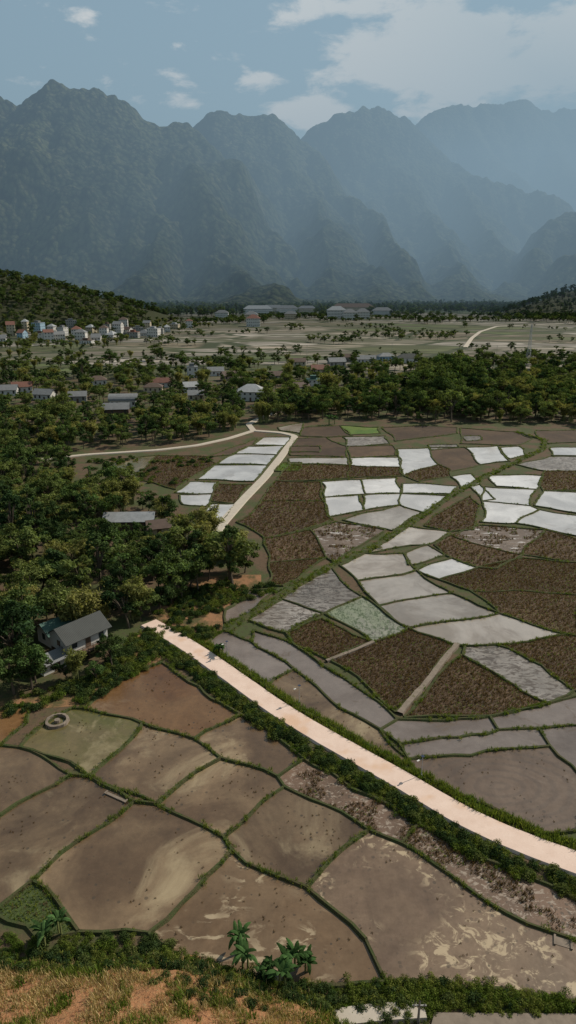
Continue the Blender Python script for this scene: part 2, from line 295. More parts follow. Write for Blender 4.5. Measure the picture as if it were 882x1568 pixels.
# ------------------------------------------------------------ fields
FLD=[
('mudorange',[(130,1085),(185,1040),(248,1015),(305,1052),(368,1095),(298,1132),(218,1108)]),
('mud',[(368,1095),(465,1163),(425,1190),(338,1162),(298,1132)]),
('mudgreen',[(30,1145),(60,1115),(110,1085),(130,1085),(218,1108),(138,1190)]),
('mud',[(218,1108),(298,1132),(338,1162),(240,1232),(138,1190)]),
('mud',[(338,1162),(425,1190),(435,1205),(342,1282),(240,1232)]),
('rough',[(425,1190),(465,1163),(540,1210),(640,1262),(615,1292),(565,1272),(435,1205)]),
('mud',[(435,1205),(565,1272),(470,1360),(355,1302),(342,1282)]),
('mud',[(-60,1150),(0,1142),(30,1145),(108,1187),(0,1250),(-60,1290)]),
('mud',[(108,1187),(138,1190),(205,1228),(50,1350),(0,1388),(-60,1430),(-60,1290),(0,1250)]),
('mud',[(205,1228),(240,1232),(342,1282),(355,1302),(228,1430),(120,1428),(50,1350)]),
('mudreflect',[(355,1302),(470,1360),(560,1440),(590,1505),(480,1510),(300,1480),(228,1430)]),
('mudspark',[(565,1272),(615,1292),(882,1440),(960,1480),(960,1560),(882,1535),(700,1512),(590,1505),(560,1440),(470,1360)]),
('rough',[(615,1292),(640,1262),(700,1295),(800,1340),(882,1378),(960,1410),(960,1480),(882,1440)]),
('darkplot',[(-10,1400),(50,1350),(120,1428),(60,1440)]),
('mudorange',[(-60,1100),(50,1080),(40,1108),(0,1142),(-60,1150)]),
('lav',[(318,985),(345,965),(385,983),(450,1025),(408,1052),(360,1022)]),
('lav',[(388,966),(450,988),(520,1035),(608,1102),(582,1118),(520,1085),(450,1025),(385,983)]),
('mud',[(450,1025),(520,1085),(582,1118),(625,1163),(612,1170),(500,1108),(408,1052)]),
('lav',[(608,1102),(750,1098),(762,1118),(700,1130),(612,1140),(582,1118)]),
('lav',[(750,1098),(860,1072),(900,1062),(900,1112),(825,1116),(762,1118)]),
('lav',[(612,1140),(700,1130),(762,1118),(825,1116),(842,1143),(720,1158),(625,1163)]),
('mudmauve',[(625,1163),(720,1158),(842,1143),(890,1190),(890,1272),(830,1278),(720,1225),(640,1190)]),
('lav',[(825,1116),(900,1112),(930,1180),(890,1190),(842,1143)]),
('crop',[(438,970),(492,948),(572,984),(505,1012),(450,988)]),
('crop',[(505,1012),(572,984),(625,962),(695,988),(655,1045),(606,1092)]),
('crop',[(708,1004),(770,1040),(840,1078),(750,1098),(618,1100)]),
('streak',[(712,990),(760,988),(830,1020),(878,1058),(840,1078),(770,1040),(708,1004)]),
('crop',[(760,988),(868,972),(930,985),(930,1060),(878,1058),(830,1020)]),
('watertan',[(630,962),(765,940),(868,972),(760,988),(712,990),(695,988)]),
('watertan',[(580,928),(692,909),(765,940),(630,962)]),
('watertan',[(548,890),(638,874),(692,909),(580,928)]),
('watertan',[(520,866),(558,848),(618,848),(638,874),(548,890)]),
('streak',[(378,950),(432,918),(496,940),(438,970)]),
('streak',[(432,918),(508,870),(555,914),(496,940)]),
('streakgreen',[(496,940),(555,914),(620,962),(572,984)]),
('lav',[(345,935),(380,905),(425,905),(375,945),(345,955)]),
('crop',[(405,825),(475,812),(500,855),(412,862)]),
('crop',[(412,862),(500,855),(455,888),(432,898),(408,897)]),
('cropwet',[(480,812),(515,800),(590,812),(512,862),(500,855)]),
('crop',[(362,800),(400,768),(495,768),(510,797),(400,822)]),
('crop',[(400,766),(422,737),(490,738),(497,766)]),
('crop',[(425,735),(445,713),(535,713),(533,733)]),
('green',[(420,722),(432,709),(462,709),(455,722)]),
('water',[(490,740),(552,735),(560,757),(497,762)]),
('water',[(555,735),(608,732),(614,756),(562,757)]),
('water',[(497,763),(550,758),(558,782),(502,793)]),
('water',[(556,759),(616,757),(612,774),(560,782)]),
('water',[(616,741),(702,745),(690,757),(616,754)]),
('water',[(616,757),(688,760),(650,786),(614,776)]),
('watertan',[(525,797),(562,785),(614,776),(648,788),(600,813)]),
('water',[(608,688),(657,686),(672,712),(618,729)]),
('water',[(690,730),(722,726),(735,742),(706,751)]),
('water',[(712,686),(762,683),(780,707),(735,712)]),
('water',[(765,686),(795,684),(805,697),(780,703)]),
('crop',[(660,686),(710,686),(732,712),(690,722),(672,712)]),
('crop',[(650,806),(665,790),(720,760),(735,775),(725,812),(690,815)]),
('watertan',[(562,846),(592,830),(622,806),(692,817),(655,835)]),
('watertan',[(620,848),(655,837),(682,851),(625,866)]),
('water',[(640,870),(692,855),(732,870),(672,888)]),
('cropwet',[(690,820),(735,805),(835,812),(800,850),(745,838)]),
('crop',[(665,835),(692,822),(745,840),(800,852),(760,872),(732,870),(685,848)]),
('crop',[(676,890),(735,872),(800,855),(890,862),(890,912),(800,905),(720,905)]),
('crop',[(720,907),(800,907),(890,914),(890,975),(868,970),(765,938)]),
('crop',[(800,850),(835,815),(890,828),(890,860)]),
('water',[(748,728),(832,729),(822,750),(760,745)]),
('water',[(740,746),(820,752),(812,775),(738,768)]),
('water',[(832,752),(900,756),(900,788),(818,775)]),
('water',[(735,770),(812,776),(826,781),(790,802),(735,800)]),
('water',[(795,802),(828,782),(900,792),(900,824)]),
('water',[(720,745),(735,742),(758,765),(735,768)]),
('water',[(842,686),(900,685),(900,699),(845,698)]),
('streak',[(790,712),(840,700),(900,700),(900,720),(835,722)]),
('crop',[(825,740),(835,724),(900,722),(900,752),(835,750)]),
('crop',[(536,714),(612,716),(616,730),(536,734)]),
('water',[(536,702),(612,701),(614,715),(536,713)]),
('watertan',[(442,702),(532,701),(534,712),(440,711)]),
('watertan',[(445,684),(490,684),(488,693),(445,693)]),
('crop',[(455,672),(500,670),(530,684),(530,699),(445,698)]),
('crop',[(465,655),(520,652),(540,668),(500,668),(460,668)]),
('streak',[(525,670),(590,668),(596,680),(530,682)]),
('green',[(520,653),(580,655),(582,664),(535,666)]),
('crop',[(535,684),(600,682),(606,698),(536,700)]),
('crop',[(585,655),(650,652),(700,655),(700,664),(605,676)]),
('streak',[(655,682),(700,681),(705,686),(660,690)]),
('crop',[(705,656),(790,662),(815,672),(790,682),(705,680)]),
('crop',[(620,730),(672,714),(690,722),(688,730),(640,738)]),
('streak',[(710,668),(735,668),(738,674),(714,676)]),
('crop',[(820,660),(900,658),(900,676),(840,680)]),
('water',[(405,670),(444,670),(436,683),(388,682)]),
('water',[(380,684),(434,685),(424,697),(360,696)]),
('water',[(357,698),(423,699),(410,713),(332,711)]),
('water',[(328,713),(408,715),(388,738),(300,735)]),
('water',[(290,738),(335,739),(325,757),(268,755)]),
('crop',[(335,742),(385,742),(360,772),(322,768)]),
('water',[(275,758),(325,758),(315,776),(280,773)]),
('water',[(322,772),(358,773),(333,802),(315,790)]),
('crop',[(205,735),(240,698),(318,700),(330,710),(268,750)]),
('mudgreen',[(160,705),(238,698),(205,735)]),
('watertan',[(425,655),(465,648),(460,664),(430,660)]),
('crop',[(315,698),(375,680),(395,670),(385,683),(355,697)]),
]
nodes=[]
def snap(p):
    tol=4.0 if p[1]<800 else 7.0
    for q in nodes:
        if abs(q[0]-p[0])<tol and abs(q[1]-p[1])<tol*0.7: return q
    nodes.append(p); return p
EDGE={}
def edge(a,b):
    k=(a,b) if a<b else (b,a)
    if k not in EDGE:
        A=np.array(P(*k[0])[:2]);B=np.array(P(*k[1])[:2]);L=np.linalg.norm(B-A);n=max(1,int(L/2.0))
        r=random.Random(str(k)); am=min(0.06*L,1.2); c1=r.uniform(-1,1)*am; c2=r.uniform(-1,1)*am*0.5
        nn=np.array([-(B-A)[1],(B-A)[0]])/(L+1e-9); pts=[]
        for i in range(n+1):
            u=i/n; o=c1*math.sin(math.pi*u)+c2*math.sin(2*math.pi*u)+(0 if i in(0,n) else r.uniform(-.14,.14)); pts.append(A+(B-A)*u+nn*o)
        EDGE[k]=np.array(pts)
    e=EDGE[k]; return e if k[0]==a else e[::-1]
NAMES={'mud':'rice_paddy','mudorange':'rice_paddy','mudgreen':'algae_paddy','mudreflect':'rice_paddy','mudspark':'rice_paddy','rough':'fallow_field','mudmauve':'rice_paddy','water':'flooded_paddy','watertan':'flooded_paddy','lav':'flooded_paddy','crop':'stubble_field','cropwet':'stubble_field','streak':'ploughed_paddy','streakgreen':'ploughed_paddy','green':'vegetable_plot','darkplot':'vegetable_plot'}
CROPS=[]; MUDS=[]
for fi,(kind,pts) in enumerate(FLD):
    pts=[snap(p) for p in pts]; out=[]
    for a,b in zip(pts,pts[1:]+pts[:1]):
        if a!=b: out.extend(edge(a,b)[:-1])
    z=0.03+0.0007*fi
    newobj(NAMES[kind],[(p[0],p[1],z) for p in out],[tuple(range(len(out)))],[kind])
    if kind in('crop','cropwet','green','rough','darkplot'): CROPS.append((kind,out))
    elif kind.startswith('mud'): MUDS.append(out)
BV=[];BF=[]; GT=[]
for k,e in EDGE.items():
    t=tang(e) if len(e)>1 else None; n_=np.stack([-t[:,1],t[:,0]],1); s=len(BV)
    dist=float(e[:,1].mean()); w=0.5+0.0012*dist; hh=random.uniform(0.25,0.36)
    for i in range(len(e)):
        for u,z in((-1,-0.05),(-0.45,1),(0.45,1),(1,-0.05)):
            q=e[i]+n_[i]*u*w*0.5*random.uniform(0.75,1.3); BV.append((q[0],q[1],z*hh*random.uniform(0.85,1.15)))
    for i in range(len(e)-1):
        for a in range(3): BF.append((s+i*4+a,s+i*4+a+1,s+i*4+4+a+1,s+i*4+4+a))
    L=np.linalg.norm(e[-1]-e[0]); st=0.3 if dist<120 else 0.8
    for j in range(int(L/st)):
        u=random.random()*(len(e)-1); i=int(u); q=e[i]+(e[min(i+1,len(e)-1)]-e[i])*(u-i)
        if vnoise(np.array(q[0]/6),np.array(q[1]/6))>0.33: GT.append((q[0]+random.gauss(0,.18),q[1]+random.gauss(0,.18),0.2,random.uniform(0.3,0.85)))
newobj('paddy_bunds',BV,BF,['bund_soil'])
canal=Q([(345,968),(380,945),(430,912),(508,866),(560,846),(600,820),(650,788),(690,760),(735,735),(790,708),(830,690),(835,675),(790,662)])
ribbon('grass_bank',canal,1.8,[(-0.6,-0.1),(-0.3,0.5),(0.3,0.5),(0.6,-0.1)],['bund_soil'],jit=0.5,sm=4)
bankline=smooth_pl(resample(canal,0.6),8)
for q in bankline:
    for _ in range(2): GT.append((q[0]+random.gauss(0,.6),q[1]+random.gauss(0,.6),0.3,random.uniform(0.6,1.3)))
pf=[(-0.6,-0.1),(-0.5,0.42),(0.5,0.42),(0.6,-0.1)]
ribbon('dirt_path',Q([(700,988),(672,1020),(655,1047),(630,1070),(612,1094)]),0.85,pf,['dirt_track'],jit=0.35)
ribbon('dirt_path',Q([(500,1014),(535,1000),(572,985)]),0.6,pf,['dirt_track'],jit=0.35)
newobj('soil_bank',Q([(225,945),(250,925),(300,885),(345,880),(400,880),(400,905),(345,930),(340,965),(315,985),(262,962),(235,950)],0.02),[tuple(range(11))],['bank_soil'])
newobj('soil_bank',Q([(60,1060),(150,1035),(190,985),(230,960),(250,985),(245,1012),(185,1038),(130,1080),(60,1085),(0,1100),(-60,1100),(-60,1080)],0.022),[tuple(range(12))],['bank_soil'])
# ------------------------------------------------------------ vegetation prototypes
def cards(c,nrm,size,asp,r):
    n=len(c); rv=r.normal(size=(n,3)); t=np.cross(nrm,rv); t/=np.linalg.norm(t,axis=1)[:,None]+1e-9; b=np.cross(nrm,t); b/=np.linalg.norm(b,axis=1)[:,None]+1e-9
    s=(size*r.uniform(0.6,1.3,n))[:,None]
    V=np.stack([c+t*s,c+b*s*asp,c-t*s,c-b*s*asp],1).reshape(-1,3); return V
def tube(V,Fc,pts,rad,k=6):
    s=len(V)
    for i,(p,rr) in enumerate(zip(pts,rad)):
        p=np.array(p)
        for a in range(k): V.append((p[0]+rr*math.cos(a*2*math.pi/k),p[1]+rr*math.sin(a*2*math.pi/k),p[2]))
    for i in range(len(pts)-1):
        for a in range(k): Fc.append((s+i*k+a,s+i*k+(a+1)%k,s+(i+1)*k+(a+1)%k,s+(i+1)*k+a))
def finish(name,V,Fc,nT,LV,tint,mats):
    base=len(V); V=list(V)+[tuple(v) for v in LV]; nl=len(LV)//4
    Fc=list(Fc)+[(base+4*i,base+4*i+1,base+4*i+2,base+4*i+3) for i in range(nl)]
    mi=[0]*nT+[1]*nl; o=newobj(name,V,Fc,mats,mi,link=False)
    a=o.data.attributes.new('tint','FLOAT','FACE'); a.data.foreach_set('value',np.concatenate([np.full(nT,0.5),tint]).astype(np.float32)); return o
def make_tree(name,seed,h,r,ncl,nl,ls,mat,flat=0.8,cz=0.62,vs=0.34):
    rg=np.random.default_rng(seed); V=[];Fc=[]
    lean=rg.normal(0,0.05*h,2); hb=h*0.35
    tube(V,Fc,[(0,0,-0.3),(lean[0]*.3,lean[1]*.3,hb*0.5),(lean[0]*.6,lean[1]*.6,hb),(lean[0],lean[1],h*0.75)],[h*.028,h*.022,h*.018,h*.006])
    cz=h*cz; L=[];T=[]
    for i in range(ncl):
        d=rg.normal(size=3); d/=np.linalg.norm(d); rr=rg.uniform(0.3,1.0)**0.6
        c=np.array([lean[0]+d[0]*r*rr,lean[1]+d[1]*r*rr,cz+d[2]*h*vs*rr])
        cr=r*rg.uniform(0.16,0.38)
        tube(V,Fc,[(lean[0]*.6,lean[1]*.6,hb*rg.uniform(.8,1.1)),tuple(0.5*(c+np.array([lean[0]*.6,lean[1]*.6,hb*1.3]))),tuple(c)],[h*.010,h*.007,h*.002],4)
        n=int(nl*(cr/(r*0.30))**2)+20; q=rg.normal(size=(n,3)); q/=np.linalg.norm(q,axis=1)[:,None]; q[:,2]=np.where(q[:,2]<-0.3,-q[:,2]*0.5,q[:,2])
        rad=cr*rg.uniform(0.3,1.35,n)**0.6
        pts=c+q*rad[:,None]*np.array([1,1,flat]); nn=q+rg.normal(0,0.6,(n,3))+np.array([0,0,0.3])
        L.append(cards(pts,nn,ls,0.5,rg)); base=rg.uniform(0.15,0.75)
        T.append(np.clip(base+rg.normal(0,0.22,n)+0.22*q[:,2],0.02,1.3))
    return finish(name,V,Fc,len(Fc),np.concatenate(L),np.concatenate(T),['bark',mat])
def make_bamboo(name,seed,h,nc,mat):
    rg=np.random.default_rng(seed);V=[];Fc=[];L=[];T=[]
    for i in range(nc):
        a=rg.uniform(0,2*math.pi); ln=rg.uniform(0.1,0.55)*h*0.6; hh=h*rg.uniform(0.7,1.05); b0=rg.normal(0,0.5,2)
        pts=[]
        for u in np.linspace(0,1,7):
            o=ln*u**2.2; pts.append((b0[0]+math.cos(a)*o,b0[1]+math.sin(a)*o,hh*(u-0.22*u**4)))
        tube(V,Fc,pts,[0.06,0.06,0.055,0.05,0.04,0.025,0.01],3)
        n=85; u=rg.uniform(0.35,1,n)**0.8; pp=np.array(pts); ix=u*6; i0=np.clip(ix.astype(int),0,5); fr=(ix-i0)[:,None]
        c=pp[i0]*(1-fr)+pp[i0+1]*fr+rg.normal(0,1,(n,3))*np.array([0.55,0.55,0.45])*(1.2-0.6*u)[:,None]
        nn=rg.normal(0,0.6,(n,3))+np.array([math.cos(a)*.4,math.sin(a)*.4,0.7]); L.append(cards(c,nn,0.42,0.28,rg)); T.append(np.clip(rg.uniform(0.2,0.8)+rg.normal(0,0.2,n),0.05,1.3))
    return finish(name,V,Fc,len(Fc),np.concatenate(L),np.concatenate(T),['bamboo_culm',mat])
def frond(L,T,base,az,length,droop,width,rg,seg=6,up=0.9,split=False):
    pts=[]
    for u in np.linspace(0,1,seg+1):
        o=length*u*(1-0.15*u); pts.append(np.array(base)+np.array([math.cos(az)*o*math.cos(up*(1-u*.3)),math.sin(az)*o*math.cos(up*(1-u*.3)),length*(math.sin(up)*u-droop*u*u)]))
    side=np.array([-math.sin(az),math.cos(az),0]); tn=rg.uniform(0.2,1.0)
    for i in range(seg):
        w0=width*math.sin(math.pi*min(0.98,(i+0.25)/(seg+.3)))**0.6; w1=width*math.sin(math.pi*min(0.98,(i+1.25)/(seg+.3)))**0.6
        for sg in(-1,1):
            dz=np.array([0,0,-0.25*width]); g=0.8 if split else 1.0
            L.extend([pts[i],pts[i]+sg*side*w0+dz,pts[i+1]*g+pts[i]*(1-g)+sg*side*w1+dz,pts[i+1]*g+pts[i]*(1-g)]); T.append(tn+rg.normal(0,.1))
def make_banana(name,seed):
    rg=np.random.default_rng(seed);V=[];Fc=[];L=[];T=[]
    for s in range(4):
        b=rg.normal(0,0.8,2) if s else np.zeros(2); hh=rg.uniform(1.3,2.4)
        tube(V,Fc,[(b[0],b[1],-.2),(b[0],b[1],hh*.6),(b[0],b[1],hh)],[0.13,0.11,0.06],6)
        for j in range(9): frond(L,T,(b[0],b[1],hh*rg.uniform(0.9,1)),rg.uniform(0,6.28),rg.uniform(1.3,2.3),rg.uniform(0.3,0.9),0.22,rg,8,rg.uniform(0.7,1.35))
    return finish(name,V,Fc,len(Fc),np.array(L),np.array(T),['bamboo_culm','leaf_palm'])
def make_palm(name,seed,h=8):
    rg=np.random.default_rng(seed);V=[];Fc=[];L=[];T=[]
    tube(V,Fc,[(0,0,-.2),(0.1,0,h*.5),(0.3,0.1,h)],[0.18,0.13,0.11],6)
    for j in range(18): frond(L,T,(0.3,0.1,h),rg.uniform(0,6.28),rg.uniform(2.2,3.2),rg.uniform(0.4,1.2),0.45,rg,7,rg.uniform(0.3,1.2),True)
    return finish(name,V,Fc,len(Fc),np.array(L),np.array(T),['bark','leaf_palm'])
def make_bush(name,seed,r,n,ls,mat):
    rg=np.random.default_rng(seed); L=[];T=[];V=[];Fc=[]
    for i in range(5):
        c=rg.normal(0,0.35*r,3); c[2]=abs(c[2])+0.3*r; tube(V,Fc,[(0,0,-.1),tuple(c*.6),tuple(c)],[0.03,0.02,0.01],3)
        q=rg.normal(size=(n,3)); q/=np.linalg.norm(q,axis=1)[:,None]; q[:,2]=np.abs(q[:,2]); pts=c*np.array([1,1,.6])+q*(0.6*r*rg.uniform(.5,1.1,n))[:,None]
        L.append(cards(pts,q+rg.normal(0,.6,(n,3)),ls,0.5,rg)); T.append(np.clip(rg.uniform(.2,.8)+rg.normal(0,.2,n),0.05,1.3))
    return finish(name,V,Fc,len(Fc),np.concatenate(L),np.concatenate(T),['bark',mat])
def make_tuft(name,seed,n,h,mat,spread=0.18):
    rg=np.random.default_rng(seed); L=[];T=[]
    for i in range(n):
        a=rg.uniform(0,6.28); b=np.array([rg.normal(0,spread),rg.normal(0,spread),-0.02]); l=rg.uniform(.5,1)*h; o=np.array([math.cos(a),math.sin(a),0])*l*rg.uniform(.1,.6); s=np.array([-math.sin(a),math.cos(a),0])*0.035
        L.extend([b-s,b+s,b+o+np.array([0,0,l])+s*.3,b+o+np.array([0,0,l])-s*.3]); T.append(rg.uniform(.2,1))
    return finish(name,[],[],0,np.array(L),np.array(T),[mat,mat])
def coll(name,objs):
    c=bpy.data.collections.new(name)
    for i,o in enumerate(objs): o.name="%s_%02d"%(name,i); c.objects.link(o)
    return c
# kinds: 0 round dark, 1 wide mid, 2 small dark, 3 tall mid, 4/5 bamboo, 6 small mid, 7 palm, 8 tall narrow dark, 9 open scraggly
KH=[11,12,9,13,10.5,9,8,9,14,10]
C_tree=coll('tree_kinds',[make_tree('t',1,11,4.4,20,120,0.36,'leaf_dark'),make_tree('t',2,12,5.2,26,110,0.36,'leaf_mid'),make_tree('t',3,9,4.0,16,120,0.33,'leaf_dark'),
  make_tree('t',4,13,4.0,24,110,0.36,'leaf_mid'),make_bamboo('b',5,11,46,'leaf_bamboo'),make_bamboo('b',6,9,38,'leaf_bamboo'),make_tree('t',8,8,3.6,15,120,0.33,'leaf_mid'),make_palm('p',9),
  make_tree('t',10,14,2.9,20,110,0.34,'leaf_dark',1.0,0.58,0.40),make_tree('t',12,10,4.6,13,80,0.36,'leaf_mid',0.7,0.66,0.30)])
C_bush=coll('bush_kinds',[make_bush('b',11,1.0,130,0.11,'leaf_mid'),make_bush('b',12,1.1,130,0.12,'leaf_dark'),make_bush('b',13,0.9,120,0.10,'grass_green')])
C_grass=coll('grass_kinds',[make_tuft('g',21,22,0.5,'grass_green'),make_tuft('g',22,26,0.6,'grass_green')])
C_dry=coll('dry_grass_kinds',[make_tuft('g',23,30,0.6,'grass_dry',0.25),make_tuft('g',24,24,0.5,'grass_dry',0.22)])
C_stub=coll('stubble_kinds',[make_tuft('g',25,14,0.42,'stubble_brown',0.1),make_tuft('g',26,12,0.36,'stubble_brown',0.1),make_tuft('g',27,10,0.3,'grass_green',0.1)])
def instancer(name,pts,idx,cl):
    pts=np.array(pts,float); n=len(pts)
    if n==0: return
    me=bpy.data.meshes.new(name); me.vertices.add(n); me.vertices.foreach_set('co',pts[:,:3].ravel())
    a=me.attributes.new('sc','FLOAT','POINT'); a.data.foreach_set('value',pts[:,3].astype(np.float32))
    a=me.attributes.new('rz','FLOAT','POINT'); a.data.foreach_set('value',rng.uniform(0,6.28,n).astype(np.float32))
    a=me.attributes.new('kind','INT','POINT'); a.data.foreach_set('value',np.array(idx,dtype=np.int32))
    o=bpy.data.objects.new(name,me); COL.objects.link(o)
    ng=bpy.data.node_groups.new(name,'GeometryNodeTree'); ng.interface.new_socket('Geometry',in_out='INPUT',socket_type='NodeSocketGeometry'); ng.interface.new_socket('Geometry',in_out='OUTPUT',socket_type='NodeSocketGeometry')
    N=ng.nodes.new; gi=N('NodeGroupInput'); go=N('NodeGroupOutput'); ip=N('GeometryNodeInstanceOnPoints'); ci=N('GeometryNodeCollectionInfo')
    ci.inputs['Collection'].default_value=cl; ci.inputs['Separate Children'].default_value=True; ci.inputs['Reset Children'].default_value=True
    def na_(nm,ty):
        q=N('GeometryNodeInputNamedAttribute'); q.data_type=ty; q.inputs['Name'].default_value=nm; return [s for s in q.outputs if s.enabled and s.name=='Attribute'][0]
    cx=N('ShaderNodeCombineXYZ'); l=ng.links.new
    l(gi.outputs[0],ip.inputs['Points']); l(ci.outputs[0],ip.inputs['Instance']); ip.inputs['Pick Instance'].default_value=True
    l(na_('kind','INT'),ip.inputs['Instance Index']); l(na_('rz','FLOAT'),cx.inputs[2]); l(cx.outputs[0],ip.inputs['Rotation']); l(na_('sc','FLOAT'),ip.inputs['Scale']); l(ip.outputs[0],go.inputs[0])
    md=o.modifiers.new('scatter','NODES'); md.node_group=ng; return o
# ------------------------------------------------------------ houses
HC_=[]; VIEWS=[]   # clearings, and open gardens in front of houses
def wallmat(n,c): 
    return simple(n,c,0.85,0.2,0.25,0.8)
wallmat('wall_white',(0.46,0.44,0.41)); wallmat('wall_cream',(0.38,0.32,0.23)); wallmat('wall_blue',(0.22,0.31,0.37)); wallmat('wall_grey',(0.24,0.23,0.21)); wallmat('wall_wood',(0.10,0.065,0.045)); wallmat('wall_pink',(0.34,0.24,0.20))
def roofmat(n,c):
    m=NT(n); g=m.n('ShaderNodeTexCoord'); w=m.n('ShaderNodeTexWave',wave_type='BANDS'); m.l(g.outputs['Object'],w.inputs['Vector']); w.inputs['Scale'].default_value=1.2; w.inputs['Distortion'].default_value=0.3
    n_=m.noise(g.outputs['Object'],0.7,5,0.7); c_=m.mix(n_,tuple(0.5*q for q in c),tuple(1.4*q for q in c)); c_=m.mix(m.math('MULTIPLY',w.outputs[1],0.25),c_,(0.02,0.02,0.02)); m.bsdf(c_,0.7,0.25,w.outputs[1],0.4,0.05); MAT[n]=m.m
roofmat('roof_grey',(0.17,0.17,0.17)); roofmat('roof_dark',(0.045,0.047,0.043)); roofmat('roof_red',(0.17,0.075,0.052)); roofmat('roof_pale',(0.30,0.30,0.30)); roofmat('roof_green',(0.05,0.10,0.08)); roofmat('roof_brown',(0.10,0.065,0.048))
m=NT('window_glass'); m.bsdf((0.03,0.035,0.04),0.15,0.6); MAT['window_glass']=m.m
m=NT('metal_grey'); m.bsdf((0.30,0.30,0.30),0.5,0.5); MAT['metal_grey']=m.m
m=NT('solar_panel'); m.bsdf((0.02,0.025,0.05),0.2,0.6); MAT['solar_panel']=m.m
def box(V,Fc,x0,x1,y0,y1,z0,z1):
    s=len(V); V.extend([(x0,y0,z0),(x1,y0,z0),(x1,y1,z0),(x0,y1,z0),(x0,y0,z1),(x1,y0,z1),(x1,y1,z1),(x0,y1,z1)])
    Fc.extend([tuple(s+i for i in f) for f in((0,3,2,1),(4,5,6,7),(0,1,5,4),(1,2,6,5),(2,3,7,6),(3,0,4,7))])
def house(name,x,y,w,d,h,rot,roof,wall,kind='gable',floors=1,z=0,stilts=False,clear=1.0,open_=0.8,see=0.75):
    e=bpy.data.objects.new(name,None); COL.objects.link(e); e.location=(x,y,z); e.rotation_euler=(0,0,rot); e.empty_display_size=1
    z0=2.0 if stilts else 0.0; V=[];Fc=[]; box(V,Fc,-w/2,w/2,-d/2,d/2,z0 if stilts else -0.3,z0+h)
    top=z0+h
    if kind=='gable':
        rh=d*0.32; s=len(V); V.extend([(-w/2,-d/2,top),(-w/2,d/2,top),(-w/2,0,top+rh),(w/2,-d/2,top),(w/2,d/2,top),(w/2,0,top+rh)]); Fc.extend([(s,s+2,s+1),(s+3,s+4,s+5)])
    newobj('walls',V,Fc,[wall],parent=e)
    V=[];Fc=[];o=0.6
    if kind=='gable':
        k=rh/(d/2); zt=top+rh+0.12; ze=top-o*k+0.12
        for sg in(-1,1):
            s=len(V); a=[(-w/2-o,0,zt),(w/2+o,0,zt),(w/2+o,sg*(d/2+o),ze),(-w/2-o,sg*(d/2+o),ze)]
            V.extend(a+[(q[0],q[1],q[2]-0.1) for q in a]); Fc.extend([tuple(s+i for i in f) for f in((0,1,2,3),(7,6,5,4),(0,4,5,1),(1,5,6,2),(2,6,7,3),(3,7,4,0))])
    elif kind=='hip':
        rh=d*0.34; r=(w-d)/2 if w>d else 0.2; ze=top+0.02; a=[(-w/2-o,-d/2-o,ze),(w/2+o,-d/2-o,ze),(w/2+o,d/2+o,ze),(-w/2-o,d/2+o,ze),(-r,0,top+rh),(r,0,top+rh)]
        V=a; Fc=[(0,1,5,4),(1,2,5),(2,3,4,5),(3,0,4),(3,2,1,0)]
    elif kind=='flat':
        box(V,Fc,-w/2-.2,w/2+.2,-d/2-.2,d/2+.2,top+.003,top+.25); box(V,Fc,-w/4,w/6,-d/4,d/4,top+.253,top+2.2); box(V,Fc,-w/4-.15,w/6+.15,-d/4-.15,d/4+.15,top+2.203,top+2.35)
    elif kind=='dome':
        n=10
        for i in range(n+1):
            a=math.pi*i/n; yy=-math.cos(a)*(d/2+o); zz=top+math.sin(a)*d*0.32
            V.extend([(-w/2-o,yy,zz),(w/2+o,yy,zz)])
        for i in range(n): Fc.append((2*i,2*i+1,2*i+3,2*i+2))
        Fc.append(tuple(2*i for i in range(n+1))); Fc.append(tuple(2*i+1 for i in range(n,-1,-1)))
    newobj('roof',V,Fc,[roof],parent=e)
    V=[];Fc=[]; fh=h/floors
    for f in range(floors):
        for sg in(-1,1):
            nw=max(1,int(w/2.6))
            for i in range(nw):
                cx=-w/2+(i+0.5)*w/nw
                if f==0 and i==nw//2: continue
                yy=sg*d/2; box(V,Fc,cx-.5,cx+.5,min(yy,yy+sg*.04),max(yy,yy+sg*.04),z0+f*fh+fh*.35,z0+f*fh+fh*.78)
            nw=max(1,int(d/3))
            for i in range(nw):
                cy=-d/2+(i+.5)*d/nw; xx=sg*w/2; box(V,Fc,min(xx,xx+sg*.04),max(xx,xx+sg*.04),cy-.45,cy+.45,z0+f*fh+fh*.35,z0+f*fh+fh*.78)
    newobj('windows',V,Fc,['window_glass'],parent=e)
    V=[];Fc=[]; nw=max(1,int(w/2.6)); cx=-w/2+(nw//2+.5)*w/nw
    for sg in(-1,1): yy=sg*d/2; box(V,Fc,cx-.5,cx+.5,min(yy,yy+sg*.05),max(yy,yy+sg*.05),z0+.02,z0+min(2.1,fh*.8))
    newobj('door',V,Fc,['wall_wood'],parent=e)
    if stilts:
        V=[];Fc=[]
        for i in range(5):
            for j in(-1,0,1):
                a=-w/2+.15+i*(w-.3)/4; b=j*(d/2-.15); box(V,Fc,a-.12,a+.12,b-.12,b+.12,-.2,z0)
        box(V,Fc,-w/2,w/2,-d/2-1.4,-d/2-.06,z0-.15,z0-.003)
        for i in range(9):
            a=-w/2+i*w/8; box(V,Fc,a-.04,a+.04,-d/2-1.38,-d/2-1.3,z0,z0+1)
        box(V,Fc,-w/2,w/2,-d/2-1.39,-d/2-1.29,z0+1.003,z0+1.08)
        newobj('posts_and_veranda',V,Fc,['wall_wood'],parent=e)
    HC_.append((x,y,(max(w,d)*0.55+1.5)*clear))
    if open_>0: VIEWS.append((x,y,max(w,d)*0.5*open_+1.0,z0+h*(1-see)+(h if stilts else 0)*0.2))
    return e
x,y,_=P(124,998); house('stilt_house',x,y,7.8,5.2,2.4,math.radians(50),'roof_dark','wall_white','gable',1,stilts=True,clear=0.8,see=0.5)
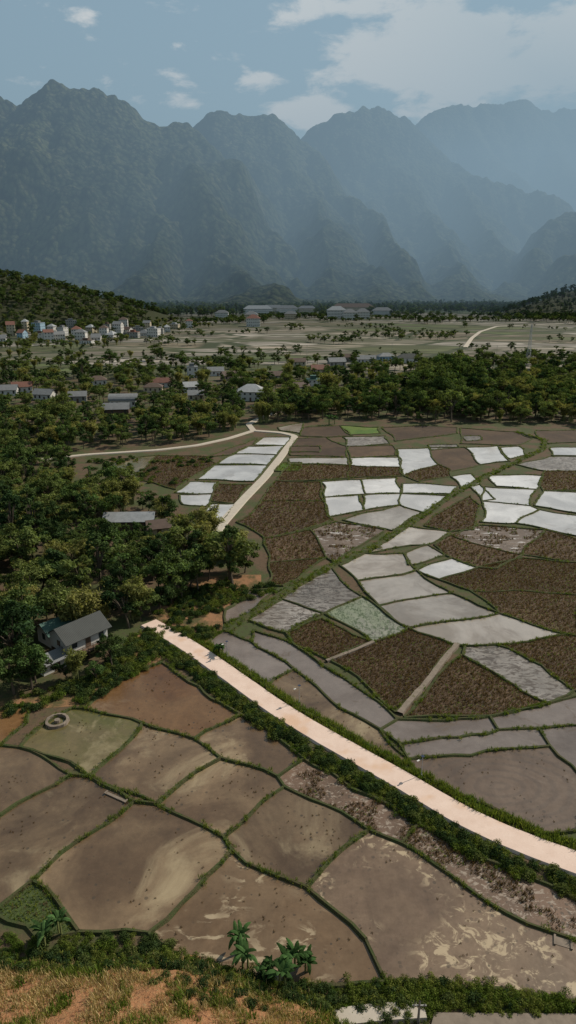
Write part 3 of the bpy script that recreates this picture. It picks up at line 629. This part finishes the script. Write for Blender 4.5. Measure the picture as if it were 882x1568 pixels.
x,y,_=P(97,985); house('farmhouse',x-1.5,y+1.5,5,4,2.8,math.radians(50),'roof_green','wall_white','gable',clear=0.6)
x,y,_=P(82,1022); house('annex',x,y,5,2.6,2.2,math.radians(50),'roof_grey','wall_white','gable',clear=0.75,see=0.6)
x,y,_=P(200,808); house('long_shed',x,y,12,4.5,2.8,0.04,'roof_pale','wall_wood','gable',clear=0.9,open_=0.8,see=0.45)
x,y,_=P(243,818); house('small_house',x,y,5,4,2.6,0.3,'roof_brown','wall_cream','gable',clear=0.8,see=0.5)
HL=[(385,612,17,12,5.5,-0.05,'roof_pale','wall_white','hip',2),(190,622,15,10,4,0.1,'roof_grey','wall_white','dome',1),(178,634,14,8,3.5,0.15,'roof_grey','wall_wood','gable',1),(292,600,9,8,4,0.3,'roof_pale','wall_white','gable',1),
(300,613,9,7,4,0.2,'roof_grey','wall_cream','gable',1),(248,592,14,8,3.5,0.0,'roof_red','wall_white','gable',1),(235,600,12,7,3.5,0.1,'roof_brown','wall_cream','hip',1),(35,600,12,8,4,0.3,'roof_red','wall_white','gable',1),
(120,615,10,7,4,0.2,'roof_grey','wall_grey','gable',1),(15,605,10,8,4,0.2,'roof_grey','wall_white','gable',1),(490,572,14,9,4,0.1,'roof_red','wall_cream','gable',1),(515,562,14,9,5,0.2,'roof_grey','wall_grey','gable',1),
(480,592,9,9,5,0.1,'roof_green','wall_white','flat',2),(560,556,16,9,4,0.0,'roof_grey','wall_white','gable',1),(590,552,15,9,4,0.2,'roof_grey','wall_blue','hip',1),(625,556,20,10,5,-0.05,'roof_dark','wall_white','hip',1),
(460,600,10,7,4,0.4,'roof_brown','wall_white','gable',1),(425,582,12,8,4,0.2,'roof_brown','wall_white','gable',1),(330,575,12,8,4,0.2,'roof_grey','wall_white','gable',1),(350,582,10,8,4,0.5,'roof_brown','wall_pink','gable',1),(295,578,8,8,8,0.2,'roof_grey','wall_white','flat',2),(70,612,12,8,4,-0.2,'roof_grey','wall_white','gable',1),(150,590,12,8,4,0.3,'roof_brown','wall_white','hip',1),(455,560,14,8,4,0.1,'roof_brown','wall_cream','gable',1),
(530,553,13,8,4,-0.1,'roof_brown','wall_grey','gable',1)]
for a,b,w,d,h,r,ro,wa,k,fl in HL:
    x,y,_=P(a,b); house('village_house',x,y,w*0.88,d*.88,h*.9,r,ro,wa,k,fl,open_=0.8 if a<420 else 0.5,see=0.7 if a<420 else 0.5)
rr=random.Random(5)
TOWN=[(18,512),(35,516),(62,519),(75,522),(90,518),(97,511),(118,516),(125,520),(133,523),(148,519),(160,512),(172,514),(182,512),(195,510),(205,515),(212,507),(226,505),(236,513),(246,510),(256,506),(40,506),(60,508),(80,506),(110,504),(140,506),(190,502),(5,520),(222,512),(165,505),(268,502),(290,500)]
for a,b in TOWN:
    x,y,_=P(a,b+rr.uniform(0,3)); fl=rr.choice([1,2,2,3,3,4]); house('town_house',x,y,rr.uniform(7,14),rr.uniform(8,13),3.3*fl,rr.uniform(-.5,.5),rr.choice(['roof_red','roof_grey','roof_pale','roof_brown']),rr.choice(['wall_white','wall_white','wall_white','wall_cream','wall_blue','wall_grey']),rr.choice(['flat','gable','hip','flat']),fl,clear=0.8)
FARB=[(395,480,60,20,9,'roof_pale'),(418,477,50,18,8,'roof_grey'),(440,479,45,18,9,'roof_grey'),(385,492,22,16,10,'roof_grey'),(388,499,20,16,10,'roof_red'),(540,479,90,22,11,'roof_brown'),(515,486,35,20,12,'roof_pale'),(535,488,25,18,10,'roof_grey'),(555,487,25,18,10,'roof_grey'),(470,478,40,16,8,'roof_grey'),(585,482,40,18,8,'roof_grey'),(445,488,22,14,8,'roof_grey'),(340,486,24,14,8,'roof_grey')]
for a,b,w,d,h,ro in FARB:
    x,y,_=P(a,b+1); house('long_building',x,y,w,d,h*1.2,rr.uniform(-.1,.1),ro,rr.choice(['wall_white','wall_cream','wall_white','wall_white']),'hip',3,clear=0.8)
# ------------------------------------------------------------ tree masses
hcl=np.array(HC_)
roads=[main,path2,path3]
def scatter(poly,step,kinds,w,sc,gap=0.0,zf=None,seed=0,gs=25,clear=True,world=False):
    rg=np.random.default_rng(seed+100); poly=[P(*q) for q in poly] if not world else poly
    xs=[q[0] for q in poly]; ys=[q[1] for q in poly]
    gx,gy=np.meshgrid(np.arange(min(xs),max(xs),step),np.arange(min(ys),max(ys),step)); gx=gx.ravel()+rg.uniform(-.5,.5,gx.size)*step; gy=gy.ravel()+rg.uniform(-.5,.5,gy.size)*step
    k=inpoly(gx,gy,poly)&(np.abs(gx)<0.6*gy+60)
    if gap>0: k&=fbm(gx/gs+seed,gy/gs,3)>gap
    gx=gx[k];gy=gy[k]
    if clear:
        k=np.ones(gx.shape,bool)
        for r in roads: k&=dist_pl(gx,gy,r)>3.2
        for a,b,c in hcl: k&=np.hypot(gx-a,gy-b)>c
        gx=gx[k];gy=gy[k]
    z=zf(gx,gy) if zf else np.zeros(gx.shape)
    s=sc[0]+(sc[1]-sc[0])*rg.beta(1.5,1.7,gx.size)
    idx=rg.choice(kinds,gx.size,p=np.array(w)/sum(w)); bm=(fbm(gx/22+3,gy/22+8,2)>0.53)&(rg.random(gx.size)<0.7)
    if 4 in kinds: idx=np.where(bm,rg.choice([4,5,1],gx.size),idx)
    # a few emergent trees stand clear of the canopy
    if 4 in kinds: s=np.where(rg.random(gx.size)<0.04,s*1.35,s)
    if clear:
        H=np.array(KH)[idx]; keep=np.ones(gx.shape,bool)
        for hx,hy,hw,hz in VIEWS:
            m_=(np.abs(gx-hx*gy/hy)<hw)&(gy<hy)&(hy-gy<0.2*hy)
            hm=HC-(HC-hz)*(gy/hy); mx_=hm/H*0.95; s=np.where(m_&(s>mx_),mx_,s); keep&=~(m_&(mx_<0.16))
        gx=gx[keep];gy=gy[keep];z=z[keep];s=s[keep];idx=idx[keep]
    return list(zip(gx,gy,z,s)),list(idx)
FP=[];FI=[]
def add(*a,**k):
    p,i=scatter(*a,**k); FP.extend(p); FI.extend(i)
AL=[0,1,2,3,4,5,6,7,8,9]
W1=[4,3,4,2,1,1,3,.4,2.5,3]
add([(-250,1075),(0,1078),(50,1062),(130,1045),(178,1010),(195,975),(225,945),(262,935),(300,910),(345,900),(388,895),(392,864),(340,845),(290,820),(262,797),(210,770),(130,745),(-250,745)],4.6,AL,W1,(0.35,1.08),seed=1)
add([(-250,745),(130,742),(100,705),(-250,715)],5.5,AL,W1,(0.45,1.0),seed=2)
add([(-250,715),(60,700),(130,690),(240,683),(300,675),(350,662),(380,652),(370,615),(250,640),(100,640),(-250,650)],6.0,AL,W1,(0.45,1.05),0.30,seed=3)
add([(-250,650),(100,640),(250,640),(370,615),(400,600),(400,560),(200,560),(-250,570)],8.5,AL,W1,(0.45,1.0),0.40,seed=4)
add([(395,650),(520,640),(640,646),(780,650),(1100,655),(1100,590),(880,590),(640,600),(480,610),(400,615)],6.2,AL,W1,(0.5,1.3),0.20,seed=5)
add([(400,615),(480,610),(640,600),(880,590),(1100,590),(1100,565),(640,560),(560,568),(400,575)],9,AL,W1,(0.5,1.1),0.38,seed=6)
add([(640,628),(655,590),(720,585),(740,620)],9,[0,1,3],[2,3,3],(1.3,1.75),seed=7)
add([(-300,570),(-300,540),(200,545),(460,550),(640,552),(650,560),(400,572),(200,560)],12,AL,W1,(0.4,0.95),0.46,seed=8)
add([(-300,535),(-300,500),(130,496),(300,490),(330,500),(200,520),(160,538)],12,AL,W1,(0.5,1.0),0.45,seed=9)
add([(160,538),(200,520),(330,500),(880,500),(1200,510),(1200,560),(640,552)],12,[0,1,2,6,9],[3,3,3,3,3],(0.3,0.85),0.655,seed=10,gs=45)
add([(780,560),(790,548),(1200,540),(1200,565)],10,[0,1,2,6,9],[3,3,3,3,3],(0.5,1.0),0.35,seed=16)
add([(300,498),(300,484),(640,482),(900,484),(1200,486),(1200,500),(880,498),(500,497)],13,[0,1,2,6,9],[3,3,3,3,3],(0.6,1.15),0.50,seed=11,gs=80)
add([(-300,500),(-300,471),(300,468),(1300,468),(1300,482),(640,481),(300,486)],18,[0,1,2,3,6,8],[3,3,3,3,3,2],(0.8,1.6),0.28,seed=12,gs=80)
add([(-1000,950),(-230,950),(-230,1500),(-1000,1500)],12,[0,1,2,3,6,9],[3,3,3,3,3,2],(0.8,1.3),0.2,zf=hill_z,seed=13,world=True)
add([(420,1200),(1300,1200),(1300,2000),(420,2000)],17,[0,2,8],[3,3,1],(0.9,1.4),0.0,zf=hill_z,seed=14,world=True)
instancer('forest',FP,FI,C_tree)
print('trees',len(FP))
def single(name,src,px,py,s,rz=0.0,z=0.0):
    o=bpy.data.objects.new(name,src.data); COL.objects.link(o); x,y,_=P(px,py); o.location=(x,y,z); o.scale=(s,s,s); o.rotation_euler=(0,0,rz); return o
tk=sorted(C_tree.objects,key=lambda o:o.name)
for a,b,s,k in((845,585,1.5,0),(740,560,1.3,1),(765,572,1.1,3),(215,950,.62,6),(245,935,.6,2),(172,1022,.55,0),(150,1045,.45,6),(104,1045,.4,2),(55,1045,.55,1)): single('broadleaf_tree',tk[k],a,b,s,a)
ban=[make_banana('banana',31),make_banana('banana',32)]
for i,(a,b,s) in enumerate([(372,1484,.95),(400,1496,.7),(440,1490,.95),(472,1488,.85),(70,1446,.85),(335,1000,.8),(512,650,1.4)]): single('banana_plant',ban[i%2],a,b,s,i*1.3)
BP=[]; BG=[]
mp=smooth_pl(resample(main,0.5),10); mt=tang(mp); mn=np.stack([mt[:,1],-mt[:,0]],1)
for i in range(12,len(mp)):
    if mp[i][1]<35: continue
    for _ in range(3):
        o=random.uniform(2.4,4.8); q=mp[i]+mn[i]*o
        if vnoise(np.array(q[0]/3),np.array(q[1]/3))>0.12: BP.append((q[0],q[1],0,random.uniform(0.4,1.0)))
    if random.random()<0.5: q=mp[i]+mn[i]*random.uniform(2.1,2.8); BG.append((q[0],q[1],0.1,random.uniform(0.25,0.5)))
    for _ in range(5):
        q=mp[i]-mn[i]*random.uniform(1.9,3.3); GT.append((q[0],q[1],0.1,random.uniform(0.6,1.4)))
    if random.random()<0.45: q=mp[i]-mn[i]*random.uniform(2.2,3.2); BG.append((q[0],q[1],0,random.uniform(0.2,0.45)))
def bs(poly,step,sc,gap,seed,gs=5,zf=None,dst=None):
    p,_=scatter(poly,step,[0],[1],sc,gap,seed=seed,gs=gs,zf=zf,clear=False); (BP if dst is None else dst).extend(p)
sz=lambda x,y: np.maximum(0,slope_z(x,y))
low=[(-60,1425),(60,1440),(120,1430),(228,1432),(300,1482),(480,1512),(590,1508),(640,1545),(480,1560),(300,1515),(150,1500),(-60,1500)]
bs(low,0.75,(0.3,0.9),0.32,21,zf=sz)
bs(low,0.8,(0.25,0.65),0.38,31,zf=sz,dst=BG)
bs([(590,1502),(700,1508),(882,1532),(960,1555),(960,1562),(882,1552),(700,1549),(655,1547),(600,1545)],0.6,(0.4,0.85),0.05,22,dst=BG)
bs([(590,1504),(700,1510),(882,1534),(960,1555),(960,1562),(882,1552),(700,1549),(655,1547),(600,1545)],1.3,(0.4,0.9),0.40,32)
bs([(300,1515),(480,1560),(640,1552),(655,1590),(480,1585),(300,1590),(150,1590),(250,1530)],0.9,(0.3,0.7),0.42,23,zf=sz)
bs([(225,955),(255,925),(300,900),(400,880),(425,905),(345,930),(340,965),(315,985)],1.0,(0.4,1.1),0.42,24)
bs([(0,1100),(60,1085),(130,1080),(245,1012),(250,985),(230,960),(190,985),(150,1035),(40,1062),(0,1080)],1.0,(0.5,1.2),0.42,25)
bs([(190,700),(330,700),(268,752),(262,795),(130,745),(130,705)],2.5,(0.6,1.3),0.5,26)
for q in bankline:
    if random.random()<0.35: BG.append((q[0]+random.gauss(0,.5),q[1]+random.gauss(0,.5),0.1,random.uniform(0.35,0.8)))
instancer('hedge_and_bushes',BP,rng.integers(0,3,len(BP)),C_bush)
instancer('leafy_undergrowth',BG,np.full(len(BG),2),C_bush)
ST=[];SI=[]
for kind,poly in CROPS:
    a=np.array(poly); dist=a[:,1].mean(); st=0.42 if dist<140 else 0.8
    if dist>230: continue
    ang=0.8; c,s=math.cos(ang),math.sin(ang); u0=(a[:,0]*c+a[:,1]*s); v0=(-a[:,0]*s+a[:,1]*c)
    gu,gv=np.meshgrid(np.arange(u0.min(),u0.max(),st),np.arange(v0.min(),v0.max(),st*0.9)); gu=gu.ravel()+rng.normal(0,st*.14,gu.size); gv=gv.ravel()+rng.normal(0,st*.25,gv.size)
    X_=gu*c-gv*s; Y_=gu*s+gv*c; k=inpoly(X_,Y_,poly)
    if kind in('rough','cropwet'): k&=fbm(X_/3,Y_/3,3)>0.5
    X_=X_[k];Y_=Y_[k]; ST.extend(zip(X_,Y_,np.full(X_.size,0.03),rng.uniform(.6,1.2,X_.size)*(1 if dist<140 else 1.5)))
    SI.extend(rng.choice([0,1,2],X_.size,p=[.43,.43,.14] if kind not in('green','darkplot') else [0.05,.05,.9]))
for poly in MUDS:
    a=np.array(poly); n_=int((np.ptp(a[:,0])*np.ptp(a[:,1]))*0.55); X_=rng.uniform(a[:,0].min(),a[:,0].max(),n_); Y_=rng.uniform(a[:,1].min(),a[:,1].max(),n_)
    k=inpoly(X_,Y_,poly)&(fbm(X_/4+40,Y_/4,3)>0.55); X_=X_[k];Y_=Y_[k]; ST.extend(zip(X_,Y_,np.full(X_.size,0.0),rng.uniform(.25,.65,X_.size))); SI.extend([0]*X_.size)
instancer('field_stubble',ST,SI,C_stub); print('stubble',len(ST),'bush',len(BP),'grass',len(GT))
instancer('bund_grass',GT,rng.integers(0,2,len(GT)),C_grass)
gx,gy=np.meshgrid(np.arange(-45,25,0.42),np.arange(18,50,0.42)); gx=gx.ravel()+rng.uniform(-.2,.2,gx.size); gy=gy.ravel()+rng.uniform(-.2,.2,gy.size); gz=slope_z(gx,gy); k=(gz>0.1)&(fbm(gx/2.5,gy/2.5,3)>0.45)
instancer('dry_grass',list(zip(gx[k],gy[k],gz[k],rng.uniform(.4,1.1,k.sum()))),rng.integers(0,2,k.sum()),C_dry)
k=(gz>0.1)&(fbm(gx/1.7+9,gy/1.7,3)>0.62)
instancer('hillside_grass',list(zip(gx[k],gy[k],gz[k],rng.uniform(.6,1.4,k.sum()))),rng.integers(0,2,k.sum()),C_grass)
# ------------------------------------------------------------ small objects
def lamp_post(px,py,h=5.0,rz=0.0):
    x,y,_=P(px,py); V=[];Fc=[]; tube(V,Fc,[(0,0,-.1),(0,0,.3),(0,0,.301),(0,0,h)],[.10,.09,.05,.04],8)
    box(V,Fc,-.02,.02,0.04,.8,h-.35,h-.31); n2=len(Fc); box(V,Fc,-.1,.1,.6,1.0,h-.30,h-.24); n3=len(Fc); box(V,Fc,-.2,.2,-.2,.2,h+.01,h+.05)
    o=newobj('street_lamp',V,Fc,['metal_grey','wall_white','solar_panel'],[0]*n2+[1]*(n3-n2)+[2]*(len(Fc)-n3)); o.location=(x,y,0.2); o.rotation_euler=(0,0,rz)
for a,b in((458,1078),(645,1190),(348,1008)): lamp_post(a,b,3.0,2.2)
V=[];Fc=[];N=28
for i in range(N):
    a=2*math.pi*i/N
    for r_,z_ in((1.7,-.1),(1.65,.45),(1.3,.5),(1.25,-.1)):
        j=random.uniform(.96,1.04); V.append((math.cos(a)*r_*j,math.sin(a)*r_*j,z_*j))
for i in range(N):
    for k_ in range(3): Fc.append((i*4+k_,((i+1)%N)*4+k_,((i+1)%N)*4+k_+1,i*4+k_+1))
tube(V,Fc,[(0,0,-.1),(0,0,.5),(0,0,.501)],[.45,.4,.05],10)
o=newobj('stone_well',V,Fc,['dirt_track']); x,y,_=P(88,1106); o.location=(x,y,0)
V=[];Fc=[]; hm=30
for sx_ in(-1,1):
    for sy_ in(-1,1): tube(V,Fc,[(sx_*1.5,sy_*1.5,0),(sx_*.3,sy_*.3,hm)],[.16,.1],4)
for i in range(10):
    z0=i*hm/10; a=1.5-1.2*i/10; a2=1.5-1.2*(i+1)/10; z1=(i+1)*hm/10
    for q0,q1 in(((-a,-a,z0),(a2,-a2,z1)),((a,-a,z0),(-a2,-a2,z1)),((-a,a,z0),(a2,a2,z1)),((a,-a,z0),(a2,a2,z1))): tube(V,Fc,[q0,q1],[.07,.07],3)
o=newobj('telecom_mast',V,Fc,['metal_grey']); x,y,_=P(808,556); o.location=(x,y,0)
def pole(px,py,h=7):
    x,y,_=P(px,py); V=[];Fc=[]; tube(V,Fc,[(0,0,-.2),(0,0,h)],[.13,.08],8); box(V,Fc,-.6,.6,-.05,.05,h-.6,h-.48)
    for a in(-.45,0,.45): tube(V,Fc,[(a,0,h-.475),(a,0,h-.3)],[.05,.04],6)
    o=newobj('utility_pole',V,Fc,['wall_grey']); o.location=(x,y,0)
pole(640,1566,2.6)
for a,b in((470,545),(600,540),(760,545),(350,560),(560,600)): pole(a,b,9)
def slab(name,px,py,w,d,h,rz,mat):
    x,y,_=P(px,py); V=[];Fc=[]; box(V,Fc,-w/2,w/2,-d/2,d/2,0,h); box(V,Fc,-w/2-.1,-w/2+.1,-d/2-.1,d/2+.1,h+.003,h+.12); box(V,Fc,w/2-.1,w/2+.1,-d/2-.1,d/2+.1,h+.003,h+.12)
    o=newobj(name,V,Fc,[mat]); o.location=(x,y,0); o.rotation_euler=(0,0,rz)
slab('concrete_slab',862,1443,1.5,1.0,.08,-.35,'dirt_track'); slab('sluice_slab',178,1222,3.2,.35,.2,-.5,'dirt_track')
# ------------------------------------------------------------ light, sky, haze
AZ=math.radians(62); EL=math.radians(42)
sd=Vector((math.sin(AZ)*math.cos(EL),math.cos(AZ)*math.cos(EL),math.sin(EL)))
L=bpy.data.lights.new('sun','SUN'); L.energy=5.0; L.angle=math.radians(0.55); L.color=(1,0.93,0.80); lo=bpy.data.objects.new('sun',L); COL.objects.link(lo); lo.rotation_euler=sd.to_track_quat('Z','Y').to_euler(); lo.location=(0,0,500)
w=bpy.data.worlds.new('World'); scene.world=w; w.use_nodes=True; t=w.node_tree; t.nodes.clear(); N=t.nodes.new; l=t.links.new
sky=N('ShaderNodeTexSky'); sky.sky_type='NISHITA'; sky.sun_disc=False; sky.sun_elevation=EL; sky.sun_rotation=AZ; sky.air_density=1.3; sky.dust_density=1.0; sky.ozone_density=1.2
tc=N('ShaderNodeTexCoord'); mp_=N('ShaderNodeMapping'); mp_.inputs['Scale'].default_value=(1,1,2.6); l(tc.outputs['Generated'],mp_.inputs[0])
nz=N('ShaderNodeTexNoise'); nz.inputs['Scale'].default_value=13; nz.inputs['Detail'].default_value=10; nz.inputs['Roughness'].default_value=0.6; nz.inputs['Distortion'].default_value=0.2; l(mp_.outputs[0],nz.inputs['Vector'])
def wm(op,a,b):
    q=N('ShaderNodeMath'); q.operation=op
    for i,vv_ in enumerate((a,b)):
        if hasattr(vv_,'is_linked'): l(vv_,q.inputs[i])
        else: q.inputs[i].default_value=vv_
    return q.outputs[0]
tot=nz.outputs[0]
for px,py,rad,amp in((740,80,0.22,0.27),(610,110,0.15,0.22),(860,100,0.13,0.16),(400,122,0.05,0.28),(480,180,0.08,0.30),(420,165,0.05,0.15),(135,25,0.035,0.28),(290,160,0.05,0.2),(560,15,0.14,0.15),(66,104,0.018,0.2),(200,95,0.025,0.12),(150,60,0.14,-0.10)):
    d=Vector(ray(px,py)).normalized(); vd=N('ShaderNodeVectorMath'); vd.operation='SUBTRACT'; l(tc.outputs['Generated'],vd.inputs[0]); vd.inputs[1].default_value=d
    vs_=N('ShaderNodeVectorMath'); vs_.operation='MULTIPLY'; l(vd.outputs[0],vs_.inputs[0]); vs_.inputs[1].default_value=(1,1,2.2)
    vl=N('ShaderNodeVectorMath'); vl.operation='LENGTH'; l(vs_.outputs[0],vl.inputs[0])
    mr=N('ShaderNodeMapRange'); mr.interpolation_type='SMOOTHSTEP'; l(vl.outputs['Value'],mr.inputs[0]); mr.inputs[1].default_value=0; mr.inputs[2].default_value=rad; mr.inputs[3].default_value=amp; mr.inputs[4].default_value=0
    tot=wm('ADD',tot,mr.outputs[0])
mr=N('ShaderNodeMapRange'); mr.interpolation_type='SMOOTHSTEP'; l(tot,mr.inputs[0]); mr.inputs[1].default_value=0.56; mr.inputs[2].default_value=0.74
veil=N('ShaderNodeMix'); veil.data_type='RGBA'; veil.inputs[0].default_value=0.42; l(sky.outputs[0],veil.inputs[6]); veil.inputs[7].default_value=(3.9,5.6,6.0,1)
mx=N('ShaderNodeMix'); mx.data_type='RGBA'; l(wm('MULTIPLY',mr.outputs[0],0.92),mx.inputs[0]); l(veil.outputs[2],mx.inputs[6]); mx.inputs[7].default_value=(9.4,9.2,8.8,1)
bg=N('ShaderNodeBackground'); bg.inputs[1].default_value=0.09; l(mx.outputs[2],bg.inputs[0]); wo=N('ShaderNodeOutputWorld'); l(bg.outputs[0],wo.inputs[0])
# haze: absorbing air, with emission standing in for scattered sunlight
def haze(name,verts,faces,dens,col):
    h_=bpy.data.materials.new(name); h_.use_nodes=True; t=h_.node_tree; t.nodes.clear()
    va=t.nodes.new('ShaderNodeVolumeAbsorption'); va.inputs['Color'].default_value=(0,0,0,1); va.inputs['Density'].default_value=dens
    em=t.nodes.new('ShaderNodeEmission'); em.inputs[0].default_value=(*col,1); em.inputs[1].default_value=dens
    ad=t.nodes.new('ShaderNodeAddShader'); o_=t.nodes.new('ShaderNodeOutputMaterial'); t.links.new(va.outputs[0],ad.inputs[0]); t.links.new(em.outputs[0],ad.inputs[1]); t.links.new(ad.outputs[0],o_.inputs['Volume']); MAT[name]=h_
    newobj(name,verts,faces,[name])
V=[];Fc=[]; box(V,Fc,-7000,7000,1300,9500,-20,1000); haze('valley_haze',V,Fc,2.6e-4,(0.185,0.275,0.355))
tri=[(-960,1850),(4200,2000),(4200,8900)]
V=[(a,b,-18) for a,b in tri]+[(a,b,1500) for a,b in tri]; haze('haze_glow_wedge',V,[(2,1,0),(3,4,5),(0,1,4,3),(1,2,5,4),(2,0,3,5)],2.6e-4,(0.30,0.43,0.51))  # added wedge that glows by itself, thicker to the right, imitating sun glow
